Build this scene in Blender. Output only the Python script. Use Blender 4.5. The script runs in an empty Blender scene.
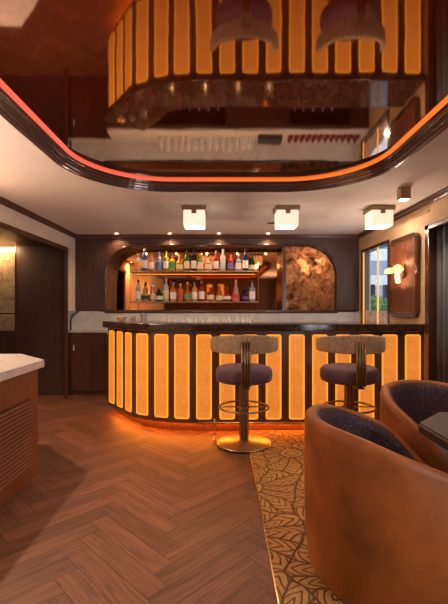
import bpy, bmesh, math, random
from mathutils import Vector, Matrix
random.seed(7)
PI = math.pi
sc = bpy.context.scene
COL = sc.collection

# ------------------------------------------------------------------ camera, world, exposure, big lights
cam_d = bpy.data.cameras.new('camera'); cam = bpy.data.objects.new('camera', cam_d); COL.objects.link(cam)
cam.location = (0, 0, 1.3); cam.rotation_euler = (PI/2, 0, 0)
cam_d.sensor_width = 36; cam_d.lens = 403/604*36
cam_d.shift_x = 2/604; cam_d.shift_y = 5/604
cam_d.clip_start = .05
sc.camera = cam
vs = sc.view_settings
vs.view_transform = 'Standard'; vs.look = 'None'; vs.gamma = 1; vs.use_curve_mapping = False
vs.exposure = 0.45
w = bpy.data.worlds.new('sky'); sc.world = w; w.use_nodes = True
bgn = w.node_tree.nodes['Background']; bgn.inputs[0].default_value = (.62, .78, 1, 1); bgn.inputs[1].default_value = 1.4

def lamp(name, kind, loc, power, color, size=.05, rot=(0,0,0), spot=None, blend=.5, sy=None):
    d = bpy.data.lights.new(name, kind); d.energy = power; d.color = color
    if kind == 'AREA':
        d.size = size
        if sy: d.shape = 'RECTANGLE'; d.size_y = sy
    else: d.shadow_soft_size = size
    if spot: d.spot_size = math.radians(spot); d.spot_blend = blend
    o = bpy.data.objects.new(name, d); COL.objects.link(o); o.location = loc; o.rotation_euler = rot
    return o
# cool fill lamp added behind the camera, set in an added right-wall window
lamp('daylight_fill', 'AREA', (2.2, -.65, 1.5), 70, (.92, .93, 1), 1.6, (math.radians(97), 0, math.radians(80)), sy=1.4)
# downlight beside the host desk, then added ceiling fill spots without fixtures
lamp('downlight_desk', 'SPOT', (-2.06, 3.3, 2.37), 115, (1, .66, .46), .03, (0, 0, 0), 150, .9)
for (x, y, p) in ((-1.55, 1.3, 38), (-1.5, 4.6, 22), (1.55, .6, 30), (1.6, 2.3, 30), (-.2, 5.0, 14), (1.2, 5.0, 10)):
    lamp('downlight', 'SPOT', (x, y, 2.37), p, (1, .68, .46), .05, (0, 0, 0), 150, .8)

# wall sconces washing the ceiling on the solid part of the left wall
for y in (2.1, .7):
    lamp('sconce_uplight', 'SPOT', (-2.0, y, 1.35), 40, (1, .76, .62), .02, (PI, 0, 0), 160, .8)
lamp('sconce_uplight', 'SPOT', (1.85, 4.52, 1.45), 16, (1, .74, .56), .02, (PI, 0, 0), 160, .8)

# ------------------------------------------------------------------ node helpers
class NT:
    def __init__(s, name):
        s.m = bpy.data.materials.new(name); s.m.use_nodes = True
        s.t = s.m.node_tree; s.n = s.t.nodes; s.b = s.n['Principled BSDF']; s.out = s.n['Material Output']
    def node(s, typ, props=None, **ins):
        nd = s.n.new(typ)
        for k, v in (props or {}).items(): setattr(nd, k, v)
        for k, v in ins.items(): s.set(nd, k, v)
        return nd
    def set(s, nd, k, v):
        k = int(k[1:]) if k[0] == 'i' and k[1:].isdigit() else k.replace('_', ' ')
        sock = nd.inputs[k]
        if isinstance(v, bpy.types.NodeSocket): s.t.links.new(v, sock)
        elif isinstance(v, bpy.types.Node): s.t.links.new(v.outputs[0], sock)
        else:
            if isinstance(v, tuple) and len(v) == 3 and sock.type == 'RGBA': v = (*v, 1)
            sock.default_value = v
    def math(s, op, a, b=0.0, c=None):
        nd = s.n.new('ShaderNodeMath'); nd.operation = op
        s.set(nd, 'i0', a); s.set(nd, 'i1', b)
        if c is not None: s.set(nd, 'i2', c)
        return nd.outputs[0]
    def coord(s, which='Object', scale=(1,1,1), rot=(0,0,0)):
        tc = s.n.new('ShaderNodeTexCoord'); mp = s.n.new('ShaderNodeMapping')
        s.t.links.new(tc.outputs[which], mp.inputs[0]); mp.inputs['Scale'].default_value = scale; mp.inputs['Rotation'].default_value = rot
        return mp.outputs[0]
    def noise(s, vec, scale, detail=3, rough=.5, dist=0):
        nd = s.node('ShaderNodeTexNoise', Vector=vec, Scale=scale, Detail=detail, Roughness=rough, Distortion=dist)
        return nd.outputs['Fac']
    def ramp(s, fac, stops):
        nd = s.n.new('ShaderNodeValToRGB'); s.set(nd, 'i0', fac); el = nd.color_ramp.elements
        while len(el) < len(stops): el.new(.5)
        for e, (p, c) in zip(el, stops):
            e.position = p; e.color = (*c, 1) if isinstance(c, tuple) else (c, c, c, 1)
        return nd.outputs[0]
    def mix(s, f, a, b, blend='MIX'):
        nd = s.n.new('ShaderNodeMix'); nd.data_type = 'RGBA'; nd.blend_type = blend
        s.set(nd, 'i0', f)
        for i, v in ((6, a), (7, b)):
            if isinstance(v, tuple): nd.inputs[i].default_value = (*v, 1)
            else: s.t.links.new(v, nd.inputs[i])
        return nd.outputs[2]
    def bump(s, h, strength=.3, dist=.01):
        nd = s.node('ShaderNodeBump', Strength=strength, Distance=dist, Height=h)
        s.t.links.new(nd.outputs[0], s.b.inputs['Normal'])
    def P(s, **k):
        for kk, v in k.items(): s.set(s.b, kk, v)
        return s

M = {}
def plain(name, col, rough=.5, metal=0, var=.12, scale=12, bump=0, **k):
    s = NT(name); f = s.noise(s.coord(), scale, 4)
    lo = tuple(c*(1-var) for c in col); hi = tuple(min(1, c*(1+var)) for c in col)
    s.P(Base_Color=s.ramp(f, [(.3, lo), (.7, hi)]), Roughness=rough, Metallic=metal, **k)
    if bump: s.bump(s.noise(s.coord(), scale*6, 4), bump, .004)
    M[name] = s.m; return s.m
def wood(name, dark, light, axis='z', rough=.4, scale=1, flute=0, coat=0):
    s = NT(name); sc_ = {'z': (14, 14, .9), 'x': (.9, 14, 14), 'y': (14, .9, 14)}[axis]
    v = s.coord('Object', tuple(a*scale for a in sc_))
    f = s.noise(v, 2.2, 6, .62, 1.2)
    c = s.ramp(f, [(.28, dark), (.72, light)])
    big = s.noise(s.coord(), 1.3, 2)
    c = s.mix(.35, c, s.ramp(big, [(.3, dark), (.7, light)]))
    s.P(Base_Color=c, Roughness=rough, Coat_Weight=coat, Coat_Roughness=.15)
    if flute:
        wv = s.node('ShaderNodeTexWave', dict(bands_direction='X'), Vector=s.coord(), Scale=flute)
        s.P(Base_Color=s.mix(wv.outputs['Fac'], s.mix(.5, c, dark), c)); s.bump(wv.outputs['Fac'], .6, .01)
    else: s.bump(f, .12, .003)
    M[name] = s.m; return s.m
def emis(name, col, strength, base=(.1,.1,.1)):
    s = NT(name); f = s.noise(s.coord(), 9, 3)
    s.P(Base_Color=base, Emission_Color=s.ramp(f, [(.3, tuple(c*.93 for c in col)), (.7, col)]), Emission_Strength=strength); M[name] = s.m; return s.m

plain('ceiling_paint', (.80, .73, .67), .8, var=.03, scale=3)
plain('wall_cream', (.62, .52, .41), .8, var=.05)
plain('wall_tan', (.50, .33, .18), .75, var=.08, scale=30, bump=.1)
wood('dark_fluted', (.018, .007, .005), (.12, .052, .036), 'z', .45, 1)
wood('dark_wood', (.035, .011, .006), (.12, .045, .022), 'z', .4)
wood('black_wood', (.040, .016, .011), (.085, .038, .027), 'z', .5, 1)
wood('trim_wood', (.06, .022, .014), (.11, .042, .025), 'y', .32)
wood('trim_wood_x', (.06, .022, .014), (.11, .042, .025), 'x', .32)
wood('frame_wood', (.035, .013, .008), (.085, .032, .018), 'z', .2, coat=.5)
wood('bar_wood', (.075, .028, .012), (.18, .07, .03), 'z', .3, coat=.3)
wood('desk_wood', (.10, .024, .008), (.24, .066, .020), 'z', .6, 1)
wood('alcove_wood', (.04, .012, .008), (.10, .032, .020), 'z', .45)
plain('raft_trim', (.13, .085, .07), .2, .6, .15)
plain('bronze', (.36, .25, .14), .32, .9, .12)
plain('dark_bronze', (.12, .075, .045), .35, .8, .15)
plain('brass', (.78, .50, .20), .24, 1, .08)
plain('steel', (.55, .54, .52), .3, .9, .05)
plain('leather', (.27, .073, .008), .55, 0, .38, 5, bump=.12, Sheen_Weight=.15, Sheen_Roughness=.4, Sheen_Tint=(1,.55,.25))
plain('seat_velvet', (.10, .048, .062), .75, 0, .3, 20, Sheen_Weight=.25, Sheen_Tint=(.5,.45,.9))
plain('dark_plinth', (.03, .015, .01), .5)
plain('red_cloth', (.17, .012, .014), .8)
plain('black_metal', (.02, .02, .022), .4, .3)
plain('onyx_dark', (.2, .1, .04), .3)
plain('rubber', (.015, .013, .012), .7)
plain('terrace_stone', (.82, .76, .80), .8, var=.25, scale=14)
plain('outside_wall', (.30, .34, .42), .8, var=.2)
plain('outside_white', (.8, .78, .74), .7)
plain('leaf', (.10, .24, .05), .6, var=.5, scale=8)
emis('led_warm', (1, .34, .05), 5.0)
emis('led_floor', (1, .24, .02), 42.0)
emis('led_shelf', (1, .5, .15), 2.5)
emis('rear_lamp', (1, .42, .08), 1.0)
emis('lamp_disc', (1, .75, .5), 14)
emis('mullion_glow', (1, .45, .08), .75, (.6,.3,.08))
# LED line round the ceiling panel: redder on the left
s = NT('led_red'); xx = s.node('ShaderNodeSeparateXYZ', Vector=s.coord('Generated')).outputs[0]
s.P(Base_Color=(.1,.02,.01), Emission_Color=s.ramp(xx, [(.0, (1, .12, .07)), (.35, (1, .13, .05)), (.55, (1, .16, .02)), (1., (1, .18, .015))]), Emission_Strength=.85); M['led_red'] = s.m

# glossy oxblood lacquer ceiling
s = NT('lacquer')
v = s.coord()
gl = s.node('ShaderNodeBsdfGlossy', Color=(.76, .62, .52), Roughness=.04)
df = s.node('ShaderNodeBsdfDiffuse', Color=(.12, .010, .004))
lw = s.node('ShaderNodeLayerWeight', Blend=.5); mr = s.node('ShaderNodeMapRange', Value=lw.outputs['Facing'])
for q, vv in zip((1, 2, 3, 4), (.40, .65, .38, .95)): mr.inputs[q].default_value = vv
mx = s.node('ShaderNodeMixShader', i0=mr.outputs[0], i1=df, i2=gl); s.t.links.new(mx.outputs[0], s.out.inputs[0])
bp = s.node('ShaderNodeBump', Strength=.02, Distance=.02, Height=s.noise(v, 5, 1)); s.t.links.new(bp.outputs[0], gl.inputs['Normal'])
M['lacquer'] = s.m

# herringbone plank floor: per plank tone from an attribute, grain along the UV
s = NT('oak_planks')
uv = s.coord('UV', (1.6, 26, 1)); at = s.n.new('ShaderNodeAttribute'); at.attribute_name = 'tone'; tone = at.outputs['Fac']
off = s.node('ShaderNodeVectorMath', dict(operation='ADD'), i0=uv)
cmb = s.node('ShaderNodeCombineXYZ', X=s.math('MULTIPLY', tone, 37.), Y=s.math('MULTIPLY', tone, 91.)); s.t.links.new(cmb.outputs[0], off.inputs[1])
g = s.noise(off.outputs[0], 1.6, 6, .6, 1.6)
c = s.ramp(g, [(.25, (.065, .022, .010)), (.52, (.21, .080, .035)), (.8, (.33, .135, .062))])
tn = s.ramp(tone, [(0, (.60, .57, .56)), (1, (1.0, 1.0, 1.0))])
c = s.mix(1.0, c, tn, 'MULTIPLY')
s.P(Base_Color=c, Roughness=s.ramp(g, [(0, .42), (1, .55)])); s.bump(g, .15, .003)
M['oak_planks'] = s.m
plain('plank_gap', (.05, .02, .01), .8)

# carved sunburst carpet
s = NT('carved_carpet')
v = s.coord('Object', (1.9, 1.9, 1.9))
wn = s.node('ShaderNodeTexNoise', Vector=v, Scale=2.2, Detail=2.)
wv = s.node('ShaderNodeVectorMath', dict(operation='MULTIPLY_ADD'), i0=wn.outputs['Color'], i1=(.22, .22, 0), i2=v)
vo = s.node('ShaderNodeTexVoronoi', dict(voronoi_dimensions='2D', feature='F1'), Vector=wv, Scale=1., Randomness=.75)
df_ = s.node('ShaderNodeVectorMath', dict(operation='SUBTRACT'), i0=wv, i1=vo.outputs['Position'])
sp = s.node('ShaderNodeSeparateXYZ', Vector=df_)
ang = s.math('ARCTAN2', sp.outputs[1], sp.outputs[0]); r = s.node('ShaderNodeVectorMath', dict(operation='LENGTH'), i0=df_).outputs['Value']
# leaf rays: line distance, herring-boned side veins
fr = s.math('ABSOLUTE', s.math('SUBTRACT', s.math('FRACT', s.math('MULTIPLY', ang, 15/ (2*PI))), .5))
ray = s.math('MULTIPLY', s.math('MULTIPLY', fr, r), 2*PI/15)
ray = s.math('ADD', ray, s.math('MULTIPLY', s.math('LESS_THAN', r, .19), 1.))
vein = s.math('ABSOLUTE', s.math('SUBTRACT', s.math('FRACT', s.math('ADD', s.math('MULTIPLY', r, 9.0), s.math('MULTIPLY', fr, -3.0))), .5))
vein = s.math('ADD', s.math('MULTIPLY', vein, .11), s.math('MULTIPLY', s.math('LESS_THAN', r, .2), 1.))
ring = s.math('ABSOLUTE', s.math('SUBTRACT', r, .19)); ring2 = s.math('ABSOLUTE', s.math('SUBTRACT', r, .10))
ve = s.node('ShaderNodeTexVoronoi', dict(voronoi_dimensions='2D', feature='DISTANCE_TO_EDGE'), Vector=wv, Scale=1., Randomness=.75).outputs['Distance']
d = s.math('MINIMUM', s.math('MINIMUM', ray, vein), s.math('MINIMUM', s.math('MINIMUM', ring, ring2), ve))
ln = s.node('ShaderNodeMapRange', dict(interpolation_type='SMOOTHSTEP'), Value=d); ln.inputs[1].default_value = .002; ln.inputs[2].default_value = .020
f = s.noise(v, 60, 3)
hi = s.ramp(f, [(.3, (.38, .19, .055)), (.7, (.56, .30, .10))])
s.P(Base_Color=s.mix(ln.outputs[0], (.11, .048, .014), hi), Roughness=.9); s.bump(ln.outputs[0], .8, .012)
M['carved_carpet'] = s.m

# backlit onyx panel: brighter along its lit edge
s = NT('lit_onyx')
sp = s.node('ShaderNodeSeparateXYZ', Vector=s.coord('Generated'))
ex = s.math('MULTIPLY', s.math('MINIMUM', sp.outputs[0], s.math('SUBTRACT', 1., sp.outputs[0])), .158)
ez = s.math('MULTIPLY', s.math('MINIMUM', sp.outputs[2], s.math('SUBTRACT', 1., sp.outputs[2])), .87)
e = s.math('MINIMUM', ex, ez)
v = s.coord('Object')
f = s.noise(v, 26, 6, .7, .8)
f2 = s.noise(v, 5, 2)
col = s.ramp(f, [(.34, (.58, .15, .013)), (.5, (.68, .185, .020)), (.70, (.88, .27, .035))])
col = s.mix(s.ramp(f2, [(.3, 0.), (.7, .3)]), col, (.92, .31, .07))
edge = s.ramp(e, [(0, 1.), (.022, 0.)])
col = s.mix(edge, col, (1, .35, .015))
s.P(Base_Color=(.3, .12, .03), Roughness=.22, Emission_Color=col, Emission_Strength=s.ramp(edge, [(0, .80), (1, 1.0)]))
em = s.math('ADD', s.math('MULTIPLY', edge, .34), .72); s.P(Emission_Strength=em)
M['lit_onyx'] = s.m

def marble(name, base, vein, scale=3, rough=.2, glow=0, vein2=None):
    s = NT(name); v = s.coord()
    f = s.noise(v, scale, 8, .62, 1.6); g = s.noise(v, scale*3.1, 5, .6, .6)
    a = s.math('ABSOLUTE', s.math('SUBTRACT', f, .5))
    c = s.ramp(a, [(0, vein), (.035, base)]); c = s.mix(.4, c, s.ramp(g, [(.35, vein2 or vein), (.65, base)]))
    s.P(Base_Color=c, Roughness=rough)
    if glow: s.P(Emission_Color=c, Emission_Strength=glow)
    M[name] = s.m; return s.m
marble('brown_marble', (.020, .009, .006), (.10, .055, .035), 9, .1)
marble('white_marble', (.62, .58, .54), (.44, .42, .42), 3, .2)
marble('grey_marble', (.62, .62, .60), (.48, .48, .47), 2, .3)
marble('gold_marble', (.42, .32, .20), (.12, .06, .03), 4, .3, vein2=(.20, .11, .05))
marble('table_marble', (.10, .085, .08), (.20, .17, .15), 9, .3)
marble('alabaster', (1, .87, .70), (.92, .70, .50), 12, .4, .62)
marble('alabaster_sconce', (1, .74, .38), (.95, .50, .16), 14, .4, .28)
s = NT('copper_mirror'); v = s.coord()
f = s.noise(v, 7, 8, .72, .6); f2 = s.noise(v, 2.2, 3)
s.P(Base_Color=s.ramp(f, [(.38, (.04, .014, .006)), (.50, (.34, .13, .045)), (.68, (.72, .36, .14))]), Metallic=.9, Roughness=s.ramp(f, [(.35, .5), (.6, .2)]), )
s.bump(f, .25, .01); M['copper_mirror'] = s.m
s = NT('tinted_mirror'); f = s.noise(s.coord(), 2, 2)
s.P(Base_Color=s.ramp(f, [(.3, (.60, .25, .09)), (.7, (.68, .30, .12))]), Metallic=1., Roughness=.04); M['tinted_mirror'] = s.m
s = NT('panel_leather'); v = s.coord('Object', (1, 1, 1), (0, 0, 0)); sp = s.node('ShaderNodeSeparateXYZ', Vector=v)
a = s.math('MULTIPLY', sp.outputs[1], 12.); b = s.math('MULTIPLY', sp.outputs[2], 9.)
t1 = s.math('PINGPONG', s.math('ADD', a, b), .5); t2 = s.math('PINGPONG', s.math('SUBTRACT', a, b), .5)
q = s.math('MINIMUM', t1, t2); h = s.ramp(q, [(0, 0.), (.1, 1.)])
s.P(Base_Color=s.mix(h, (.06, .018, .007), (.15, .045, .016)), Roughness=.45); s.bump(h, .5, .01); M['panel_leather'] = s.m
s = NT('boucle'); v = s.coord(); f = s.noise(v, 70, 4, .7)
s.P(Base_Color=s.ramp(f, [(.35, (.22, .13, .065)), (.5, (.40, .26, .14)), (.68, (.60, .46, .31))]), Roughness=.7, Sheen_Weight=.2); s.bump(f, .3, .005); M['boucle'] = s.m
s = NT('purple_velvet'); v = s.coord(); vo = s.node('ShaderNodeTexVoronoi', Vector=v, Scale=55.)
f = s.noise(v, 9, 5, .7)
c = s.ramp(vo.outputs['Distance'], [(.15, (.17, .075, .06)), (.42, (.040, .016, .026))])
c = s.mix(s.ramp(f, [(.45, 0.), (.65, 1.)]), c, (.045, .020, .030))
s.P(Base_Color=c, Roughness=.6, Sheen_Weight=.08, Sheen_Tint=(.6,.4,.7)); s.bump(vo.outputs['Distance'], .25, .004); M['purple_velvet'] = s.m
s = NT('curtain_cloth'); v = s.coord('Object', (20, 20, 1)); f = s.noise(v, 2, 4)
s.P(Base_Color=s.ramp(f, [(.3, (.055, .06, .085)), (.7, (.115, .12, .155))]), Roughness=.9); M['curtain_cloth'] = s.m
s = NT('clear_glass'); f = s.noise(s.coord(), 4, 2)
s.P(Base_Color=(.95,.97,1), Roughness=s.ramp(f, [(0, .02), (1, .05)]), Transmission_Weight=.9, IOR=1.25, Alpha=.55); M['clear_glass'] = s.m
s = NT('pale_glass'); f = s.noise(s.coord(), 4, 2)
s.P(Base_Color=(.92,.92,.94), Roughness=s.ramp(f, [(0, .08), (1, .16)]), Transmission_Weight=.3, IOR=1.4, Alpha=.55, Coat_Weight=.5); M['pale_glass'] = s.m
s = NT('window_glass'); tr = s.n.new('ShaderNodeBsdfTransparent'); gg = s.node('ShaderNodeBsdfGlossy', Roughness=.02)
mx = s.node('ShaderNodeMixShader', i0=.05, i1=tr, i2=gg); s.t.links.new(mx.outputs[0], s.out.inputs[0]); M['window_glass'] = s.m
s = NT('patterned_film'); f = s.noise(s.coord(), 26, 5, .7)
s.P(Base_Color=s.ramp(f, [(.42, (.42, .26, .26)), (.58, (.92, .84, .88))]), Roughness=.5, Transmission_Weight=.15); M['patterned_film'] = s.m
def bottle_mat(name, col, rough=.12, em=0):
    s = NT(name); f = s.noise(s.coord(), 30, 2)
    s.P(Base_Color=s.ramp(f, [(.3, tuple(c*.8 for c in col)), (.7, col)]), Roughness=rough, Transmission_Weight=.35, IOR=1.3)
    M[name] = s.m; return s.m

# ------------------------------------------------------------------ geometry helpers
ORG = {}
def obj(name, bm, mat, parent=None, local=False, smooth=False, kind=None, recenter=True):
    """link a bmesh as ONE object; world coordinates unless local; a top-level mesh gets its origin at its base"""
    bmesh.ops.recalc_face_normals(bm, faces=bm.faces)
    if parent is not None:
        if not local: bmesh.ops.translate(bm, verts=bm.verts, vec=-ORG[parent.name])
        o_org = ORG.get(parent.name, Vector()) if not local else None
        loc = Vector()
    else:
        loc = Vector()
        if recenter and len(bm.verts):
            xs = [v.co for v in bm.verts]
            loc = Vector(((min(v.x for v in xs)+max(v.x for v in xs))/2, (min(v.y for v in xs)+max(v.y for v in xs))/2, min(v.z for v in xs)))
            bmesh.ops.translate(bm, verts=bm.verts, vec=-loc)
    me = bpy.data.meshes.new(name); bm.to_mesh(me); bm.free()
    if smooth:
        for p in me.polygons: p.use_smooth = True
    me.materials.append(M[mat] if isinstance(mat, str) else mat)
    o = bpy.data.objects.new(name, me); COL.objects.link(o); o.location = loc
    if parent is not None: o.parent = parent
    ORG[o.name] = loc if parent is None else (ORG.get(parent.name, Vector()) if not local else Vector())
    if kind: o['kind'] = kind
    return o
def tag(o, label, cat, group=None, kind=None):
    o['label'] = label; o['category'] = cat
    if group: o['group'] = group
    if kind: o['kind'] = kind
    return o
def thing(name, label, cat, loc=(0,0,0), rz=0, group=None):
    o = bpy.data.objects.new(name, None); COL.objects.link(o); o.location = loc; o.rotation_euler = (0,0,rz)
    o.empty_display_size = .1; ORG[o.name] = Vector(loc)
    return tag(o, label, cat, group)
def copy_tree(o, parent=None):
    c = o.copy(); COL.objects.link(c); c.parent = parent
    for ch in list(o.children): copy_tree(ch, c)
    return c
def B(): return bmesh.new()
def box(bm, x0, x1, y0, y1, z0, z1, bev=0, seg=2):
    r = bmesh.ops.create_cube(bm, size=1)['verts']
    for v in r: v.co = Vector(((x0+x1)/2 + v.co.x*(x1-x0), (y0+y1)/2 + v.co.y*(y1-y0), (z0+z1)/2 + v.co.z*(z1-z0)))
    if bev:
        es = list({e for v in r for e in v.link_edges}); bmesh.ops.bevel(bm, geom=es, offset=bev, segments=seg, affect='EDGES', profile=.5)
    return bm
def bx(*a, **k): return box(B(), *a, **k)
def prism(bm, poly, z0, z1, bev=0):
    """poly of (x, y); extruded in z"""
    vs0 = [bm.verts.new((x, y, z0)) for x, y in poly]; vs1 = [bm.verts.new((x, y, z1)) for x, y in poly]
    n = len(poly); bm.faces.new(vs0[::-1]); top = bm.faces.new(vs1)
    for i in range(n): bm.faces.new((vs0[i], vs0[(i+1) % n], vs1[(i+1) % n], vs1[i]))
    if bev: bmesh.ops.bevel(bm, geom=list(top.edges), offset=bev, segments=2, affect='EDGES', profile=.5)
    return bm
def prism_ax(bm, poly, a0, a1, axis='y'):
    """poly of (u, z) extruded along axis y (u = x) or x (u = y)"""
    f = (lambda u, z, a: (u, a, z)) if axis == 'y' else (lambda u, z, a: (a, u, z))
    v0 = [bm.verts.new(f(u, z, a0)) for u, z in poly]; v1 = [bm.verts.new(f(u, z, a1)) for u, z in poly]
    n = len(poly); bm.faces.new(v0[::-1]); bm.faces.new(v1)
    for i in range(n): bm.faces.new((v0[i], v0[(i+1) % n], v1[(i+1) % n], v1[i]))
    return bm
def rrect(u0, u1, z0, z1, r, seg=8, corners=(1,1,1,1)):
    """rounded rectangle; corners: bl, br, tr, tl"""
    pts = []
    for (cu, cz, a0, on, pu, pz) in ((u0+r, z0+r, PI, corners[0], u0, z0), (u1-r, z0+r, 1.5*PI, corners[1], u1, z0),
                             (u1-r, z1-r, 0, corners[2], u1, z1), (u0+r, z1-r, .5*PI, corners[3], u0, z1)):
        if on: pts += [(cu+r*math.cos(a0+PI/2*k/seg), cz+r*math.sin(a0+PI/2*k/seg)) for k in range(seg+1)]
        else: pts.append((pu, pz))
    return pts
def tube(bm, pts, r, seg=8, closed=False, cap=True):
    pts = [Vector(p) for p in pts]; n = len(pts); rings = []
    up0 = None
    for i, p in enumerate(pts):
        a = pts[(i-1) % n] if (closed or i > 0) else p; b = pts[(i+1) % n] if (closed or i < n-1) else p
        t = (b-a).normalized()
        up = Vector((0,0,1)) if abs(t.z) < .9 else Vector((1,0,0))
        if up0 is not None: up = up0
        u = t.cross(up); 
        if u.length < 1e-4: u = t.cross(Vector((0,1,0)))
        u.normalize(); v = u.cross(t).normalized(); up0 = v
        rings.append([bm.verts.new(p + u*r*math.cos(2*PI*k/seg) + v*r*math.sin(2*PI*k/seg)) for k in range(seg)])
    for i in range(n if closed else n-1):
        A, C = rings[i], rings[(i+1) % n]
        for k in range(seg): bm.faces.new((A[k], A[(k+1) % seg], C[(k+1) % seg], C[k]))
    if not closed and cap: bm.faces.new(rings[0][::-1]); bm.faces.new(rings[-1])
    return bm
def lathe(bm, prof, c=(0,0,0), seg=20):
    """prof of (r, z)"""
    rings = []
    for r, z in prof:
        if r < 1e-5: rings.append([bm.verts.new((c[0], c[1], c[2]+z))])
        else: rings.append([bm.verts.new((c[0]+r*math.cos(2*PI*k/seg), c[1]+r*math.sin(2*PI*k/seg), c[2]+z)) for k in range(seg)])
    for A, C in zip(rings, rings[1:]):
        for k in range(seg):
            k2 = (k+1) % seg
            if len(A) == 1 and len(C) == 1: continue
            if len(A) == 1: bm.faces.new((A[0], C[k], C[k2]))
            elif len(C) == 1: bm.faces.new((A[k], A[k2], C[0]))
            else: bm.faces.new((A[k], A[k2], C[k2], C[k]))
    return bm
def ring_pts(r, z, n=32, c=(0,0)): return [(c[0]+r*math.cos(2*PI*k/n), c[1]+r*math.sin(2*PI*k/n), z) for k in range(n)]

CEIL, XL, XR, YB = 2.385, -2.20, 2.055, 6.04

# ------------------------------------------------------------------ room shell
def floor():
    L, W = .66, .12
    bm = B(); uvl = bm.loops.layers.uv.new('UVMap'); tl = bm.faces.layers.float.new('tone')
    g = .0012
    c45 = math.sqrt(.5); n = 60
    def rot(u, v): return ((u - v)*c45 - .25, (u + v)*c45 + 1.2)
    k = L/W
    def plank(u0, v0, horiz):
        w_, h_ = (L, W) if horiz else (W, L)
        q = [(u0+g, v0+g), (u0+w_-g, v0+g), (u0+w_-g, v0+h_-g), (u0+g, v0+h_-g)]
        p = [rot(*a) for a in q]
        cx = sum(a[0] for a in p)/4; cy = sum(a[1] for a in p)/4
        if not (-5 < cx < 2.6 and -3 < cy < 6.6): return
        f = bm.faces.new([bm.verts.new((a[0], a[1], 0)) for a in p]); f[tl] = random.random()
        for lp, (a, b) in zip(f.loops, [(x-u0, y-v0) for x, y in q]): lp[uvl].uv = (a, b) if horiz else (b, a)
    # herringbone: step i along the stair, rows shifted by (L+W, L-W)...
    for i in range(-90, 90):
        for j in range(-16, 17):
            u = i*W + j*L; v = i*W - j*L
            plank(u, v, True); plank(u - W + 0, v + 0, False) if False else plank(u + L, v + W - L, False)
    o = obj('floor', bm, 'oak_planks', kind='structure', recenter=False)
    return o
floor()
obj('floor_base', bx(-5, 2.7, -3, 6.6, -.08, -.0015), 'plank_gap', kind='structure')
obj('ceiling', bx(XL-.1, XR+.15, -2.7, YB+.6, CEIL, CEIL+.1), 'ceiling_paint', kind='structure')

def wall_yz(x0, x1, y0, y1, z0, z1, holes):
    """a wall in the yz plane with rectangular holes (y0, y1, z0, z1)"""
    bm = B(); ys = sorted({y0, y1, *[h[0] for h in holes], *[h[1] for h in holes]})
    for a, b in zip(ys, ys[1:]):
        hs = [h for h in holes if h[0] <= a and b <= h[1]]
        z = z0
        for h in sorted(hs, key=lambda h: h[2]):
            if h[2] > z: box(bm, x0, x1, a, b, z, h[2])
            z = h[3]
        if z < z1: box(bm, x0, x1, a, b, z, z1)
    return bm
obj('wall_right', wall_yz(XR, XR+.12, -2.7, YB+.6, 0, CEIL, [(-1.5, .2, .8, 2.2), (.45, 3.99, 0, 2.07), (4.97, 5.90, 1.0, 2.10)]), 'wall_tan', kind='structure')
bm = wall_yz(XL-.04, XL, -2.7, 5.74, 0, CEIL, [(3.5, 5.74, 0, 2.11)]); box(bm, XL-.04, XL, 5.74, YB+.3, 1.245, CEIL)
obj('wall_left', bm, 'wall_cream', kind='structure')
# back wall with the arched bar recess cut out
A0, A1, AZ0, AZ1, AR = -1.74, 1.71, 1.24, 2.215, .46
def arch(o=0, seg=10): return rrect(A0-o, A1+o, AZ0-o, AZ1+o, AR+o, seg, (0,0,1,1))
def holed(outer, inner, y0, y1):
    bm = B()
    oz0, oz1, ox0, ox1 = outer
    top = [p for p in inner if p[1] > AZ0+.001 or True]
    # strips: left, right, and a fan over the arch
    def ex(poly): prism_ax(bm, poly, y0, y1, 'y')
    L_ = [p for p in inner if p[0] <= (A0+A1)/2]; R_ = [p for p in inner if p[0] > (A0+A1)/2]
    L_.sort(key=lambda p: (p[1], p[0])); R_.sort(key=lambda p: (p[1], -p[0]))
    for a, b in zip(L_, L_[1:]): ex([(ox0, a[1]), (a[0], a[1]), (b[0], b[1]), (ox0, b[1])])
    for a, b in zip(R_, R_[1:]): ex([(a[0], a[1]), (ox1, a[1]), (ox1, b[1]), (b[0], b[1])])
    ex([(ox0, inner[-1][1] if 0 else AZ1), (ox1, AZ1), (ox1, oz1), (ox0, oz1)])
    return bm
obj('wall_back', holed((AZ0, CEIL, XL, XR), arch(0), YB, YB+.34), 'dark_fluted', kind='structure')
obj('wall_back_lower', bx(-2.4, XR, YB+.02, YB+.36, 0, 1.24), 'dark_wood', kind='structure')
obj('wall_recess', bx(A0-.1, A1+.1, YB+.34, YB+.40, 1.1, CEIL), 'dark_wood', kind='structure')
# rear wall
bm = B(); 
box(bm, XL-.1, XR+.1, -2.72, -2.6, 0, CEIL)
obj('wall_rear', bm, 'dark_wood', kind='structure')
bm = B()
for q in ((-1.5, -1.43, .8, 2.2), (.13, .2, .8, 2.2), (-.68, -.62, .8, 2.2), (-1.5, .2, .8, .86), (-1.5, .2, 2.14, 2.2)): box(bm, XR-.01, XR+.10, *q)
obj('added_window', bm, 'frame_wood', kind='structure')  # unseen window frame, added around the daylight fill lamp
for i, x in enumerate((-.47, -.03)):
    t = thing('rear_wall_lamp', ('left', 'right')[i] + ' of two tall amber wall lamps behind the camera, seen in the bar mirror', 'wall lamp', (x, -2.6, 1.55), group='amber lamps on the rear wall')
    obj('shade', lathe(B(), [(0,0),(.09,0),(.10,.02),(.10,.58),(.09,.60),(0,.60)], (0,.10,0), 20), 'rear_lamp', t, local=True, smooth=True)
    obj('bracket', bx(-.03, .03, 0, .08, .2, .4, .004), 'brass', t, local=True)
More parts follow.
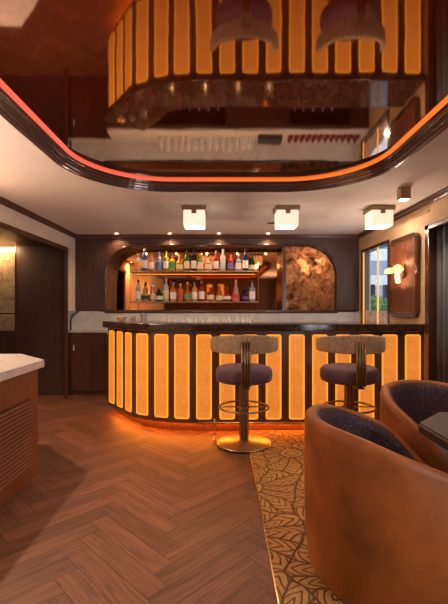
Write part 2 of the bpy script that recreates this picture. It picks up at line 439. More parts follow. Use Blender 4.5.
# alcove beyond the left opening
obj('wall_alcove', bx(-4.6, -2.275, 5.93, 6.1, 0, CEIL), 'black_wood', kind='structure')
obj('wall_alcove_left', bx(-4.7, -4.6, -.3, 6.1, 0, CEIL), 'alcove_wood', kind='structure')
obj('wall_alcove_rear', bx(-4.6, XL-.04, -.3, -.2, 0, CEIL), 'alcove_wood', kind='structure')
obj('ceiling_alcove', bx(-4.6, XL-.04, -.2, 5.95, 2.2, 2.27), 'alcove_wood', kind='structure')
# behind the curtain
obj('wall_curtain_side', bx(XR+.45, XR+.5, .1, 4.2, 0, CEIL), 'black_wood', kind='structure')

# trims
def crown(path_axis, a0, a1, at, side):
    pr = [(0, CEIL-.002), (0, CEIL-.062), (.012, CEIL-.062), (.02, CEIL-.05), (.022, CEIL-.025), (.034, CEIL-.012), (.034, CEIL-.002)]
    pr = [(at + side*u, z) for u, z in pr]
    return prism_ax(B(), pr, a0, a1, path_axis)
obj('trim_1', crown('y', -2.6, YB, XL, 1), 'trim_wood', kind='structure')
obj('trim_2', crown('y', -2.6, YB, XR, -1), 'trim_wood', kind='structure')
bm = B(); pr = [(YB-u, z) for u, z in ((0, CEIL-.002), (0, CEIL-.062), (.012, CEIL-.062), (.02, CEIL-.05), (.034, CEIL-.012), (.034, CEIL-.002))]
prism_ax(bm, pr, XL, XR, 'x'); obj('trim_3', bm, 'trim_wood_x', kind='structure')
# left header moulding and casing
bm = B(); box(bm, XL-.05, XL+.015, 3.45, 5.74, 2.095, 2.145, .006); box(bm, XL-.05, XL+.02, 3.45, 5.74, 2.085, 2.10, .004)
obj('trim_4', bm, 'trim_wood', kind='structure')
obj('trim_5', bx(XL-.04, XL+.01, 5.725, 5.745, 0, 2.09, .004), 'trim_wood', kind='structure')
# right: second picture moulding, door casing
obj('trim_6', bx(XR-.012, XR, 3.99, YB, 2.24, 2.262, .003), 'wall_tan', kind='structure')
bm = B(); box(bm, XR-.03, XR+.1, 3.95, 4.03, 0, 2.11, .006); box(bm, XR-.03, XR+.1, .4, 4.03, 2.06, 2.11, .006)
obj('trim_7', bm, 'frame_wood', kind='structure')
# niche edge strip: rounded at the left, runs along the foot of the wall panelling
pts = [(-2.228, 5.93, .96)] + [(-2.228, 5.93, 1.10)] + [(-2.228+.13-.13*math.cos(a*PI/2/8), 5.93+.15*a/8, 1.11+.13*math.sin(a*PI/2/8)) for a in range(1, 9)] + [(-1.7, YB-.015, 1.24), (XR-.05, YB-.015, 1.24)]
obj('trim_8', tube(B(), pts, .015, 8), 'frame_wood', smooth=True, kind='structure')
# grey stone splashback
obj('wall_niche_side', bx(-2.275, -2.268, 5.93, YB, .957, 1.24), 'grey_marble', kind='structure')
obj('wall_splashback', bx(-2.268, XR, YB-.01, YB+.02, .957, 1.235), 'grey_marble', kind='structure')

# ------------------------------------------------------------------ lacquered ceiling panel with stepped frame and LED line
PX0, PX1, PY0, PY1, PR = -1.021, 1.122, -1.6, 3.30, .62
def ring_path(o, seg=20): return rrect(PX0-o, PX1+o, PY0-o, PY1+o, PR+o, seg)
def sweep(prof):
    bm = B(); rows = [[bm.verts.new((x, y, z)) for x, y in ring_path(o)] for o, z in prof]; n = len(rows[0])
    for A, C in zip(rows, rows[1:]+rows[:1]):
        for k in range(n): bm.faces.new((A[k], A[(k+1) % n], C[(k+1) % n], C[k]))
    return bm
raft = thing('ceiling_panel', 'glossy oxblood lacquered ceiling panel with rounded corners and an orange light line', 'ceiling panel', ((PX0+PX1)/2, (PY0+PY1)/2, 2.2820))
obj('lacquer_panel', prism(B(), ring_path(.004), 2.3520, 2.3640), 'lacquer', raft)
obj('frame', sweep([(.020, CEIL-.002), (.020, 2.3240), (.030, 2.3240), (.032, 2.3180), (.040, 2.3140), (.044, 2.3180), (.047, 2.3120), (.049, 2.3000), (.056, 2.2960), (.060, 2.3000), (.064, 2.2960), (.067, 2.2850), (.074, 2.2810), (.079, 2.2850), (.083, 2.2800), (.086, 2.2700), (.096, 2.2690), (.098, 2.2730), (.098, CEIL-.002)]), 'raft_trim', raft)
obj('light_line', sweep([(0, 2.3640), (.001, 2.3500), (.006, 2.3430), (.011, 2.3390), (.0195, 2.3340), (.0195, 2.3640)]), 'led_red', raft)
obj('edge_bead', tube(B(), [(x, y, 2.2710) for x, y in ring_path(.097)], .004, 6, True), 'bronze', raft, smooth=True)

# ------------------------------------------------------------------ bar counter
def offset(poly, d):
    """offset an open polyline to its left by d"""
    out = []; n = len(poly)
    for i in range(n):
        p = Vector(poly[i])
        ns = []
        if i > 0: e = (p-Vector(poly[i-1])).normalized(); ns.append(Vector((-e.y, e.x)))
        if i < n-1: e = (Vector(poly[i+1])-p).normalized(); ns.append(Vector((-e.y, e.x)))
        if len(ns) == 2:
            m = (ns[0]+ns[1]).normalized(); q = p + m*d/max(.3, m.dot(ns[0]))
        else: q = p + ns[0]*d
        out.append((q.x, q.y))
    return out
BL = [(2.055, 4.10), (-.30, 4.10), (-.52, 4.135), (-.735, 4.21), (-.955, 4.33), (-1.385, 4.895)]
bar = thing('bar_counter', 'curved bar counter with backlit amber onyx panels under a brown marble top', 'bar counter', (.4, 4.4, 0))
def band(o0, o1, z0, z1, ext=0):
    a = offset(BL, o0); b = offset(BL, o1)
    if ext:
        for L_ in (a, b):
            e = (Vector(L_[-1])-Vector(L_[-2])).normalized()*ext; L_[-1] = (L_[-1][0]+e.x, L_[-1][1]+e.y)
    return prism(B(), a + b[::-1], z0, z1)
obj('body', band(0, -.45, .115, 1.052), 'bar_wood', bar)
obj('plinth', band(-.12, -.42, 0, .115), 'bar_wood', bar)
bm = B()
path = [(x, y, .108) for x, y in offset(BL, -.075)]
tube(bm, path, .008, 6); obj('light_strip', bm, 'led_floor', bar)
o = obj('marble_top', band(.052, -.50, 1.053, 1.128, .05), 'brown_marble', bar)
m_ = o.modifiers.new('bevel', 'BEVEL'); m_.width = .008; m_.segments = 2
obj('inner_shelf', band(-.30, -.72, .84, .87), 'steel', bar)
# onyx panels
onyx = B(); prism_ax(onyx, rrect(-.079, .079, .157, 1.02, .022, 5), -.004, .008, 'y')
first = None
def panel(cx, cy, rz):
    global first
    if first is None:
        first = obj('onyx_panel', onyx, 'lit_onyx', bar, local=True); o = first
    else:
        o = first.copy(); COL.objects.link(o); o.parent = bar
    o.location = (cx-.4, cy-4.4, 0); o.rotation_euler = (0, 0, rz)
for k in range(10): panel(1.941-.236*k, 4.10, 0)
for i in (1, 2, 3):
    a, b = BL[i], BL[i+1]; ang = math.atan2(a[1]-b[1], a[0]-b[0]); panel((a[0]+b[0])/2, (a[1]+b[1])/2, ang)
a, b = Vector(BL[4]), Vector(BL[5]); e = (b-a).normalized(); ang = math.atan2(-e.y, -e.x)
for k in range(3): q = a + e*(.118+.236*k); panel(q.x, q.y, ang)
# foot rail
fr = thing('foot_rail', 'brass foot rail running along the base of the bar', 'foot rail', (.9, 3.94, 0))
obj('rail', tube(B(), [(-.23, 3.94, .165), (2.02, 3.94, .165)], .011, 10), 'brass', fr, smooth=True)
for x, z in ((-.07, .0), (.88, .012), (1.95, .012)):
    bm = B(); lathe(bm, [(0, 0), (.024, 0), (.024, .006), (.010, .012), (.009, .15), (.016, .152), (.016, .178), (.009, .182), (.012, .195), (.006, .205), (0, .207-z)], (x, 3.94, z), 12)
    obj('post', bm, 'brass', fr, smooth=True)

# ------------------------------------------------------------------ back counter behind the bar
bc = thing('back_counter', 'dark wood back bar cabinet under a white stone worktop behind the bar', 'cabinet', (0, 5.9, 0))
WP = [(-2.265, 5.925), (-1.60, 5.925), (-1.60, 5.60), (2.05, 5.60), (2.05, YB-.012), (-2.265, YB-.012)]
obj('worktop', prism(B(), WP, .925, .957, .004), 'white_marble', bc)
bm = B(); box(bm, -2.26, -1.60, 5.945, YB+.01, 0, .924); box(bm, -1.60, 2.05, 5.95, YB+.01, 0, .924)
box(bm, -1.60, -1.10, 5.62, 5.95, 0, .924); box(bm, .05, .95, 5.62, 5.95, 0, .924); box(bm, 1.8, 2.05, 5.62, 5.95, 0, .924)
box(bm, -1.10, .05, 5.62, 5.95, 0, .25); box(bm, .95, 1.8, 5.62, 5.95, 0, .25)
box(bm, -1.10, .05, 5.62, 5.95, .86, .924); box(bm, .95, 1.8, 5.62, 5.95, .86, .924)
obj('carcass', bm, 'dark_wood', bc)
d = obj('door', bx(-2.235, -1.615, 5.925, 5.944, .06, .915, .004), 'dark_wood', bc)
bm = B(); tube(bm, [(-2.175, 5.915, .66), (-2.175, 5.905, .70), (-2.175, 5.915, .745)], .009, 8); lathe(bm, [(0,0),(.016,0),(.016,.03),(0,.03)], (-2.175, 5.913, .655), 10)
obj('handle', bm, 'steel', d, smooth=True)
# drinks glasses, upturned, on the back counter
for k in range(14):
    g = B(); lathe(g, [(.043, 0), (.043, .10), (.037, .135), (.014, .172), (.010, .190), (0, .193)], (-.875+.0985*k, 5.83, .957), 16)
    word = ['first', 'second', 'third', 'fourth', 'fifth', 'sixth', 'seventh', 'eighth', 'ninth', 'tenth', 'eleventh', 'twelfth', 'thirteenth', 'last'][k]
    tag(obj('cocktail_glass', g, 'pale_glass', smooth=True), f'upturned cocktail glass, {word} from the left in the row behind the bar', 'glass', 'upturned cocktail glasses in a row on the back counter')
obj_ = tag(obj('serving_tray', bx(.52, .86, 5.70, 5.90, .957, 1.03, .008), 'black_metal'), 'low black box on the white worktop behind the bar', 'box')
for k in range(12):
    x = .95 + .086*k; bm = B(); prism_ax(bm, [(x, .958), (x+.07, .958), (x+.06, .985), (x+.035, 1.02), (x+.01, .985)], 5.72, 5.88, 'y')
    word = ['first', 'second', 'third', 'fourth', 'fifth', 'sixth', 'seventh', 'eighth', 'ninth', 'tenth', 'eleventh', 'last'][k]
    tag(obj('folded_napkin', bm, 'red_cloth'), f'dark red folded napkin, {word} from the left on the worktop behind the bar', 'napkin', 'red napkins in a row on the back counter')
ordw = ['first', 'second', 'third', 'fourth', 'fifth', 'sixth', 'seventh', 'eighth', 'ninth', 'tenth']
bottle_mat('pale_bottle', (.45, .55, .68))
for base, n, where in ((-1.0, 8, 'left'), (1.02, 5, 'right')):
    for k in range(n):
        bm = B(); lathe(bm, [(0, 0), (.036, 0), (.038, .01), (.038, .22), (.034, .25), (.014, .29), (.013, .36), (.015, .37), (0, .37)], (base+.135*k, 5.70, .25), 12)
        tag(obj('mixer_bottle', bm, 'pale_bottle', smooth=True), f'pale glass mixer bottle, {ordw[k]} from the left in the {where} open cupboard below the worktop', 'bottle', 'mixer bottles in the back bar cupboards')

# ------------------------------------------------------------------ arched display recess
ad = thing('display_recess', 'arched backlit display recess with bronze frame and tinted mirror behind the bar', 'display shelf', (0, 6.25, 1.24))
bm = B(); pts = arch(.012); 
tube(bm, [(x, YB-.012, z) for x, z in pts], .021, 10, True); obj('arch_frame', bm, 'frame_wood', ad, smooth=True)
obj('mirror', prism_ax(B(), [(A0, AZ0), (.905, AZ0), (.905, AZ1+.02), (A0, AZ1+.02)], YB+.31, YB+.335, 'y'), 'tinted_mirror', ad)
obj('antique_mirror', prism_ax(B(), rrect(.955, A1-.004, AZ0+.004, AZ1-.004, AR, 10, (0,0,1,0)), YB+.03, YB+.05, 'y'), 'copper_mirror', ad)
obj('divider', bx(.905, .955, YB-.005, YB+.33, AZ0, AZ1, .003), 'frame_wood', ad)
obj('ledge', bx(A0, .905, YB+.005, YB+.31, AZ0, AZ0+.012), 'dark_wood', ad)
bm = B(); box(bm, A0+.25, .9, YB+.012, YB+.07, AZ1-.016, AZ1-.001); obj('light_rail', bm, 'dark_bronze', ad)
SH = ((1.84, 'upper'), (1.385, 'lower'))
for z, nm in SH:
    sh = obj('shelf', bx(-1.37, .535, YB-.07, YB+.15, z-.022, z, .003), 'bronze', ad)
    obj('shelf_light', bx(-1.37, .535, YB+.145, YB+.154, z-.018, z-.006), 'led_shelf', sh)
for x in (-1.383, .548):
    obj('hanging_rod', tube(B(), [(x, YB+.005, 1.25), (x, YB+.075, AZ1)], .004, 6), 'brass', ad, smooth=True)
for x in (-1.25, -.75, -.25, .25, .72):
    lamp('recess_light', 'SPOT', (x, YB+.03, AZ1-.04), 7, (1, .52, .22), .012, (math.radians(12), 0, 0), 160, .7)
lamp('recess_light', 'AREA', (1.35, YB-.12, 2.2), .1, (1, .55, .24), .4, (math.radians(-25), 0, 0), sy=.03)

# bottles. Colours: (body, label, cap, height, shape, words)
for nm, c in dict(amber=(.75,.30,.05), gold=(.85,.52,.10), whisky=(.55,.20,.04), clear=(.75,.74,.70), green=(.06,.22,.06), darkgreen=(.02,.07,.03), blue=(.08,.14,.42),
                  red=(.50,.04,.03), dark=(.03,.015,.02), pink=(.85,.42,.34), paleblue=(.45,.55,.75), brown=(.16,.05,.02), olive=(.40,.42,.08), navy=(.03,.05,.16)).items(): bottle_mat('bottle_'+nm, c)
for nm, c in dict(white=(.85,.82,.76), cream=(.8,.66,.42), black=(.03,.03,.03), blue=(.10,.18,.45), red=(.6,.06,.04), gold=(.75,.48,.12), orange=(.85,.35,.06), silver=(.6,.6,.62), green=(.08,.32,.10), purple=(.2,.06,.25)).items(): plain('label_'+nm, c, .5, var=.1, scale=40)
SHAPES = {  # (radius, shoulder height share, neck radius, body top share)
 'tall': [(0,0),(.030,0),(.033,.01),(.033,.62),(.028,.69),(.013,.76),(.012,.93)],
 'round': [(0,0),(.030,0),(.042,.06),(.048,.22),(.044,.38),(.026,.50),(.013,.56),(.012,.90)],
 'squat': [(0,0),(.040,0),(.043,.02),(.043,.48),(.036,.58),(.015,.64),(.014,.90)],
 'cone': [(0,0),(.044,0),(.046,.02),(.038,.34),(.024,.58),(.013,.72),(.012,.92)],
 'square': [(0,0),(.034,0),(.037,.01),(.037,.58),(.033,.64),(.014,.68),(.013,.90)]}
def bottle(x, y, z, spec, label, group):
    body, lab, cap, h, shp = spec; prof = SHAPES[shp]; seg = 4 if shp == 'square' else 14
    h *= 1.07; prof = [(r*1.28, zz) for r, zz in prof]
    t = thing('bottle', label, 'bottle', (x, y, z), group=group)
    def lath(pr, off=0, sg=None):
        bm = B(); lathe(bm, [(r+(off if r > 0 else 0), zz) for r, zz in pr], (0,0,0), sg or seg)
        if seg == 4 and (sg is None):
            bmesh.ops.rotate(bm, verts=bm.verts, matrix=Matrix.Rotation(PI/4, 3, 'Z')); bmesh.ops.scale(bm, verts=bm.verts, vec=(1.2, 1.2, 1))
        return bm
    obj('glass_body', lath([(r, zz*h) for r, zz in prof]), 'bottle_'+body, t, local=True, smooth=seg > 4)
    rmax = max(r for r, zz in prof if .15 < zz < .45 or zz == .02 or zz == .01)
    if shp == 'round': lp = [(.059, .14*h), (.0625, .22*h), (.059, .34*h)]
    elif shp == 'cone': lp = [(.058, .08*h), (.0505, .33*h)]
    else: lp = [(rmax+.001, .12*h), (rmax+.001, (.48 if shp != 'squat' else .40)*h)]
    obj('label', lath(lp), 'label_'+lab, t, local=True, smooth=seg > 4)
    nr = prof[-1][0]+.003
    obj('cap', lath([(0, .88*h), (nr, .88*h), (nr, .995*h), (0, h)], 0, 10), 'label_'+cap, t, local=True)
    return t
upper = [(138,'clear','orange','gold',.25,'tall','clear bottle with an orange label'),(144.4,'blue','silver','white',.32,'tall','tall blue bottle with a silver label'),(151.6,'pink','white','red',.26,'tall','pink bottle with a white label'),
 (159,'paleblue','blue','blue',.27,'tall','pale blue bottle with a blue label'),(165.8,'olive','white','black',.29,'tall','olive green bottle with a white label'),(172.3,'gold','green','black',.25,'square','golden bottle with a green label'),
 (179.4,'amber','cream','orange',.23,'squat','amber squat bottle with a cream label'),(186.7,'green','cream','black',.29,'tall','green bottle with a cream label'),(193.7,'dark','white','black',.30,'tall','near black bottle with a white label'),
 (200.6,'olive','cream','gold',.25,'square','olive square bottle with a cream label'),(208.4,'pink','cream','black',.23,'squat','pink squat bottle with a black stopper'),(216,'red','white','silver',.29,'tall','red bottle with a white label'),
 (222.8,'clear','silver','silver',.31,'tall','tall clear bottle with a silver label'),(230.6,'red','blue','red',.23,'tall','short red bottle with a blue label'),(238.4,'paleblue','white','silver',.24,'square','square pale blue bottle with a white label'),
 (245.5,'navy','white','black',.31,'tall','navy bottle with a white label'),(252.5,'darkgreen','cream','black',.26,'cone','dark green cone-shaped bottle')]
lower = [(138.3,'clear','white','black',.30,'tall','clear bottle with a tall white label'),(145.3,'gold','black','black',.24,'round','round golden bottle with a black seal'),(152.8,'pink','cream','white',.23,'tall','pale pink bottle with a cream label'),
 (159.4,'darkgreen','cream','green',.19,'squat','small dark green squat bottle'),(166,'clear','cream','orange',.33,'tall','tallest clear bottle with a cream label'),(173.4,'amber','white','navy',.27,'square','amber square bottle with a white label'),
 (180.5,'amber','red','gold',.25,'tall','amber bottle with a red label'),(187.5,'amber','green','gold',.27,'round','round amber bottle with a green label'),(194.5,'gold','white','blue',.27,'tall','gold bottle with a white label'),
 (201.7,'red','white','purple',.29,'tall','red bottle with a white label and purple cap'),(210.6,'red','cream','gold',.22,'squat','squat red bottle with a cream label'),(219.4,'whisky','cream','gold',.24,'cone','cone-shaped whisky bottle'),
 (227,'red','white','black',.21,'round','round red bottle with a black stopper'),(236,'pink','red','gold',.30,'cone','wide coral cone-shaped bottle with a long neck'),(245.5,'navy','purple','black',.20,'round','small round navy bottle'),
 (252.2,'paleblue','white','black',.29,'square','square pale blue bottle with a black stopper')]
for row, (z, nm) in zip((upper, lower), SH):
    for i, (px, body, lab, cap, h, shp, words) in enumerate(row):
        if cap == 'navy': cap = 'blue'
        y = YB+.02 + .01*((i*7) % 3); x = (px-222)*y/403
        bottle(x, y, z+.0005, (body, lab, cap, h, shp), f'{words}, {["first","second","third","fourth","fifth","sixth","seventh","eighth","ninth","tenth","eleventh","twelfth","thirteenth","fourteenth","fifteenth","sixteenth","last"][i if i < len(row)-1 else 16]} from left, {nm} shelf', f'bottles on the {nm} bar shelf')

# small glassware on the left end of the bar top
t = thing('nut_bowl', 'small glass bowl of nuts on the left end of the bar top', 'bowl', (-1.20, 4.82, 1.128))
obj('bowl', lathe(B(), [(0,0),(.03,0),(.055,.03),(.06,.055),(.056,.055),(.05,.03),(0,.012)], (0,0,0), 20), 'clear_glass', t, local=True, smooth=True)
bm = B()
for k in range(26):
    a = random.random()*2*PI; r_ = .04*math.sqrt(random.random()); bmesh.ops.create_icosphere(bm, subdivisions=1, radius=.009, matrix=Matrix.Translation((r_*math.cos(a), r_*math.sin(a), .035+.018*random.random())))
o = obj('nuts', bm, 'label_orange', t, local=True); o['kind'] = 'stuff'
tag(obj('tealight_glass', lathe(B(), [(0,0),(.028,0),(.034,.06),(.031,.06),(.026,.008),(0,.008)], (-1.06, 4.80, 1.128), 16), 'clear_glass', smooth=True), 'small clear glass beside the nut bowl on the bar top', 'glass')
tag(obj('tumbler', lathe(B(), [(0,0),(.030,0),(.042,.10),(.039,.10),(.028,.01),(0,.01)], (-.90, 4.62, 1.128), 18), 'clear_glass', smooth=True), 'clear flared tumbler alone on the curved part of the bar top', 'glass')

# ------------------------------------------------------------------ bar stools
def make_stool(loc, label):
    t = thing('bar_stool', label, 'bar stool', loc, group='bar stools in front of the bar')
    obj('base', lathe(B(), [(0,0),(.25,0),(.256,.004),(.256,.010),(.24,.016),(.08,.024),(.06,.03),(0,.03)], (0,0,0), 48), 'bronze', t, local=True, smooth=True)
    bm = B(); n = 8
    for k in range(n):
        a = 2*PI*k/n; lathe(bm, [(.0135,.02),(.0135,.59)], (.032*math.cos(a), .032*math.sin(a), 0), 10)
    lathe(bm, [(.027, .02), (.027, .6)], (0,0,0), 12)
    obj('column', bm, 'bronze', t, local=True, smooth=True)
    bm = B(); tube(bm, ring_pts(.233, .345, 48), .0095, 8, True)
    obj('foot_ring', bm, 'bronze', t, local=True, smooth=True)
    bm = B(); tube(bm, ring_pts(.058, .345, 24), .0075, 8, True)
    for a in (0, PI): tube(bm, [(.05*math.cos(a), .05*math.sin(a), .345), (.232*math.cos(a), .232*math.sin(a), .345)], .006, 6)
    tube(bm, [(0, .05, .345), (0, .232, .345)], .006, 6)
    obj('foot_ring_bracket', bm, 'bronze', t, local=True, smooth=True)
    obj('seat_plate', lathe(B(), [(0,.575),(.15,.575),(.20,.589),(0,.589)], (0,0,0), 32), 'dark_bronze', t, local=True, smooth=True)
    obj('seat', lathe(B(), [(0,.590),(.235,.590),(.256,.600),(.266,.625),(.268,.665),(.262,.70),(.245,.722),(.21,.732),(.1,.735),(0,.735)], (0,0,0), 48), 'seat_velvet', t, local=True, smooth=True)
    # curved backrest on the camera side, crest highest in the middle
    bm = B(); rows = []
    for i in range(41):
        th = math.radians(-88 + 176*i/40); u = abs(th)/math.radians(88)
        zt = 1.045 - .045*u**1.6; zb = .872 + .012*u; R0, R1 = .275, .322
        e = 1 if u < .93 else max(.55, 1-(u-.93)*5)
        zm = (zt+zb)/2; hh = (zt-zb)/2*e; rm = (R0+R1)/2; w2 = (R1-R0)/2*e
        ring = []
        for k in range(16):
            a = 2*PI*k/16; cx = math.copysign(abs(math.cos(a))**.45, math.cos(a)); sz = math.copysign(abs(math.sin(a))**.3, math.sin(a))
            r_ = rm + w2*cx; ring.append(bm.verts.new((r_*math.sin(th), -r_*math.cos(th), zm + hh*sz)))
        rows.append(ring)
    for A, C in zip(rows, rows[1:]):
        for k in range(16): bm.faces.new((A[k], A[(k+1)%16], C[(k+1)%16], C[k]))
    bm.faces.new(rows[0][::-1]); bm.faces.new(rows[-1])
    obj('backrest', bm, 'boucle', t, local=True, smooth=True)
    bm = B()
    for dx in (-.034, -.0115, .0115, .034): tube(bm, [(dx, -.338, .60), (dx, -.338, .985)], .0098, 8)
    obj('back_post', bm, 'bronze', t, local=True, smooth=True)
    bm = B(); box(bm, -.036, .036, -.333, -.325, .60, .98); box(bm, -.03, .03, -.333, -.10, .576, .589)
    obj('post_bracket', bm, 'dark_bronze', t, local=True)
    return t
st = make_stool((.208, 3.81, .012), 'bar stool with purple seat standing at the edge of the patterned carpet')
st2 = copy_tree(st); st2.location = (1.20, 3.81, .012); st2['label'] = 'bar stool partly hidden behind the nearer brown leather tub chair'

# ------------------------------------------------------------------ carpet
obj('trim_9', bx(.242, .25, -2, 4.2, 0, .014), 'brass', kind='structure')
tag(obj('carpet', bx(.25, 2.05, -2, 4.215, .001, .012), 'carved_carpet'), 'gold brown carpet carved with leafy sunbursts beside the herringbone floor', 'carpet')

# ------------------------------------------------------------------ tub chairs
def smoothlerp(t, tab):
    for (a, za), (b, zb) in zip(tab, tab[1:]):
        if t <= b:
            u = (t-a)/(b-a); return za + (zb-za)*u
    return tab[-1][1]
RIM = [(0,.768),(40,.758),(56,.738),(75,.695),(92,.655),(105,.615),(118,.545),(127,.47),(136,.41),(146,.38),(180,.37)]
def rim(deg):
    d = abs(deg); return sum(smoothlerp(abs(d+o) if d+o <= 180 else 360-(d+o), RIM) for o in (-8,-4,0,4,8))/5
def make_tub(loc, back_deg, label, R=.43):
    T = .062; n = 96
    t = thing('tub_chair', label, 'armchair', loc, math.radians(back_deg), 'leather tub chairs')
    def surf(prof):
        bm = B(); cols = []
        for i in range(n):
            th = -180 + 360*i/n; a = math.radians(th); h = rim(th)
            cols.append([bm.verts.new((r*math.cos(a), r*math.sin(a), z)) for r, z in prof(h)])
        m = len(cols[0])
        for i in range(n):
            A, C = cols[i], cols[(i+1) % n]
            for k in range(m-1): bm.faces.new((A[k], C[k], C[k+1], A[k+1]))
        return bm
    outer = lambda h: [(R-.075, .03), (R-.035, .033), (R-.018, .07), (R-.006, .18), (R, .30), (R, h-.035), (R-.006, h-.012), (R-.018, h-.002), (R-T/2, h), (R-T+.010, h-.004), (R-T, h-.016)]
    inner = lambda h: [(R-T, h-.016), (R-T-.004, h-.024), (R-T-.012, h-.028), (R-T-.018, h-.07), (R-T-.02, min(.34, h-.08)), (R-T-.02, .30)]
    sh = obj('shell', surf(outer), 'leather', t, local=True, smooth=True)
    obj('lining', surf(inner), 'purple_velvet', t, local=True, smooth=True)
    obj('seat_cushion', lathe(B(), [(0,.30),(R-.095,.30),(R-.09,.36),(R-.10,.42),(R-.13,.44),(0,.45)], (0,0,0), 40), 'seat_velvet', t, local=True, smooth=True)
    obj('plinth', lathe(B(), [(0,0),(.30,0),(.30,.05),(0,.05)], (0,0,0), 40), 'dark_plinth', t, local=True, smooth=False)
    a = math.radians(37); pts = [(r*math.cos(a), r*math.sin(a), z) for r, z in outer(rim(37))[2:]]
    obj('seam', tube(B(), pts, .0022, 6), 'leather', sh, local=True, smooth=True)
    return t
make_tub((.838, 1.95, .012), 180, 'cognac leather tub chair with purple lining, nearest, its back to the camera')
t2 = None
make_tub((1.42, 2.54, .012), 110, 'cognac leather tub chair with purple lining on the far side of the table', .395)

# table
tb = thing('cafe_table', 'dark stone table with bronze edge between the two tub chairs', 'table', (1.40, 1.85, .012))
TP = [(.985, 1.72), (.985, 2.02), (1.19, 2.22), (1.61, 2.22), (1.81, 2.02), (1.81, 1.72), (1.61, 1.50), (1.19, 1.50)]
obj('tabletop', prism(B(), [(1.40+(x-1.40)*.985, 1.86+(y-1.86)*.985) for x, y in TP], .712, .722), 'table_marble', tb)
obj('table_edge', prism(B(), TP, .672, .7115, .004), 'bronze', tb)
obj('pedestal', lathe(B(), [(0,0),(.20,0),(.20,.012),(.04,.03),(.035,.66),(.12,.66),(.12,.671),(0,.671)], (1.40, 1.86, .012), 24), 'dark_bronze', tb, smooth=True)

# ------------------------------------------------------------------ host desk
hd = thing('host_desk', 'wooden host desk with slatted side and white stone top at left', 'desk', (-1.8, 2.6, 0))
HP = [(-1.42, 1.5), (-1.42, 3.22), (-1.80, 3.62), (-2.15, 3.62), (-2.15, 1.5)]
obj('stone_top', prism(B(), HP, .822, .88, .004), 'white_marble', hd)
HB = [(-1.44, 1.53), (-1.44, 3.15), (-1.80, 3.55), (-2.12, 3.55), (-2.12, 1.53)]
obj('body', prism(B(), HB, 0, .821), 'desk_wood', hd)
bm = B(); box(bm, -1.4395, -1.436, 2.30, 3.02, .10, .62)
lv = obj('vent_grille', bm, 'dark_plinth', hd)
for k in range(17):
    z = .115 + .0295*k; bm = B(); prism_ax(bm, [(-1.436, z), (-1.4265, z-.004), (-1.4265, z+.004), (-1.436, z+.013)], 2.31, 3.01, 'y')
    obj('slat', bm, 'desk_wood', lv)

# ------------------------------------------------------------------ ceiling lamps
for i, (x, lab) in enumerate(((-.30, 'square alabaster ceiling lamp above the left of the bar'), (.705, 'square alabaster ceiling lamp, middle of the three above the bar'), (1.72, 'square alabaster ceiling lamp nearest the right wall'))):
    y = 4.42
    t = thing('ceiling_lamp', lab, 'ceiling lamp', (x, y, CEIL), group='alabaster ceiling lamps above the bar')
    obj('mount_plate', bx(-.13, .13, -.13, .13, -.045, -.001, .004), 'bronze', t, local=True)
    obj('shade', bx(-.113, .113, -.113, .113, -.212, -.046, .005), 'alabaster', t, local=True)
    obj('clip', bx(-.027, .027, -.121, -.113, -.085, -.045, .002), 'bronze', t, local=True)
    lamp('lamp_glow', 'POINT', (x, y-.0, CEIL-.25), 9, (1, .76, .60), .015)
# square surface spotlight
t = thing('surface_spotlight', 'small square bronze spotlight on the ceiling near the right wall', 'spotlight', (1.66, 3.68, CEIL))
obj('housing', bx(-.045, .045, -.045, .045, -.105, -.002, .002), 'bronze', t, local=True)
obj('lens', bx(-.034, .034, -.034, .034, -.108, -.1055), 'lamp_disc', t, local=True)
lamp('spot_light', 'SPOT', (1.66, 3.68, CEIL-.115), 30, (1, .72, .45), .03, (0, 0, 0), 110, .6)
# recessed downlights in front of the back wall
for x, w_ in ((-1.55, 'above the left end of the arch'), (-.77, 'above the left of the bottle shelves'), (-.045, 'above the right of the bottle shelves'), (.68, 'above the right end of the bottle shelves')):
    t = thing('recessed_downlight', f'round recessed downlight {w_}', 'downlight', (x, 5.93, CEIL), group='recessed downlights along the back wall')
    obj('ring', lathe(B(), [(.026,-.001),(.038,-.001),(.038,-.006),(.026,-.004),(.026,-.001)], (0,0,0), 20), 'outside_white', t, local=True, smooth=True)
    obj('lens', lathe(B(), [(0,-.0015),(.026,-.0015),(.026,-.003),(0,-.003)], (0,0,0), 16), 'lamp_disc', t, local=True)
    lamp('downlight_glow', 'SPOT', (x, 5.93, CEIL-.02), 7, (1, .62, .35), .02, (0, 0, 0), 130, .6)
for x, y in ((-1.55, 1.3), (-1.5, 4.6), (-2.06, 3.3)):
    pass
t = tag(obj('ceiling_vent', bx(.585, .69, 5.16, 5.24, CEIL-.006, CEIL-.001), 'black_metal'), 'small dark vent in the ceiling beside the middle lamp', 'vent')

# ------------------------------------------------------------------ right wall: window, sconce panel, curtain
bm = B()
y0, y1, z0, z1 = 4.97, 5.90, 1.0, 2.10
box(bm, XR-.012, XR+.1, y0-.03, y0+.012, z0-.03, z1+.03); box(bm, XR-.012, XR+.1, y1-.012, y1+.03, z0-.03, z1+.03)
box(bm, XR-.012, XR+.1, y0, y1, z1-.01, z1+.03); box(bm, XR-.012, XR+.1, y0, y1, z0-.03, z0+.012)
win = obj('window_1', bm, 'frame_wood', kind='structure')
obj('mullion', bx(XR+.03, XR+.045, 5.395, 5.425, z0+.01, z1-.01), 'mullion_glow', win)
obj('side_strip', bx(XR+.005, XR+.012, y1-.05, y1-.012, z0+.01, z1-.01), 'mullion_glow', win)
obj('pane', bx(XR+.05, XR+.056, y0+.01, y1-.01, z0+.01, z1-.01), 'window_glass', win)
obj('patterned_film', bx(XR+.040, XR+.046, y0+.01, y1-.01, z0+.01, 1.245), 'patterned_film', win)
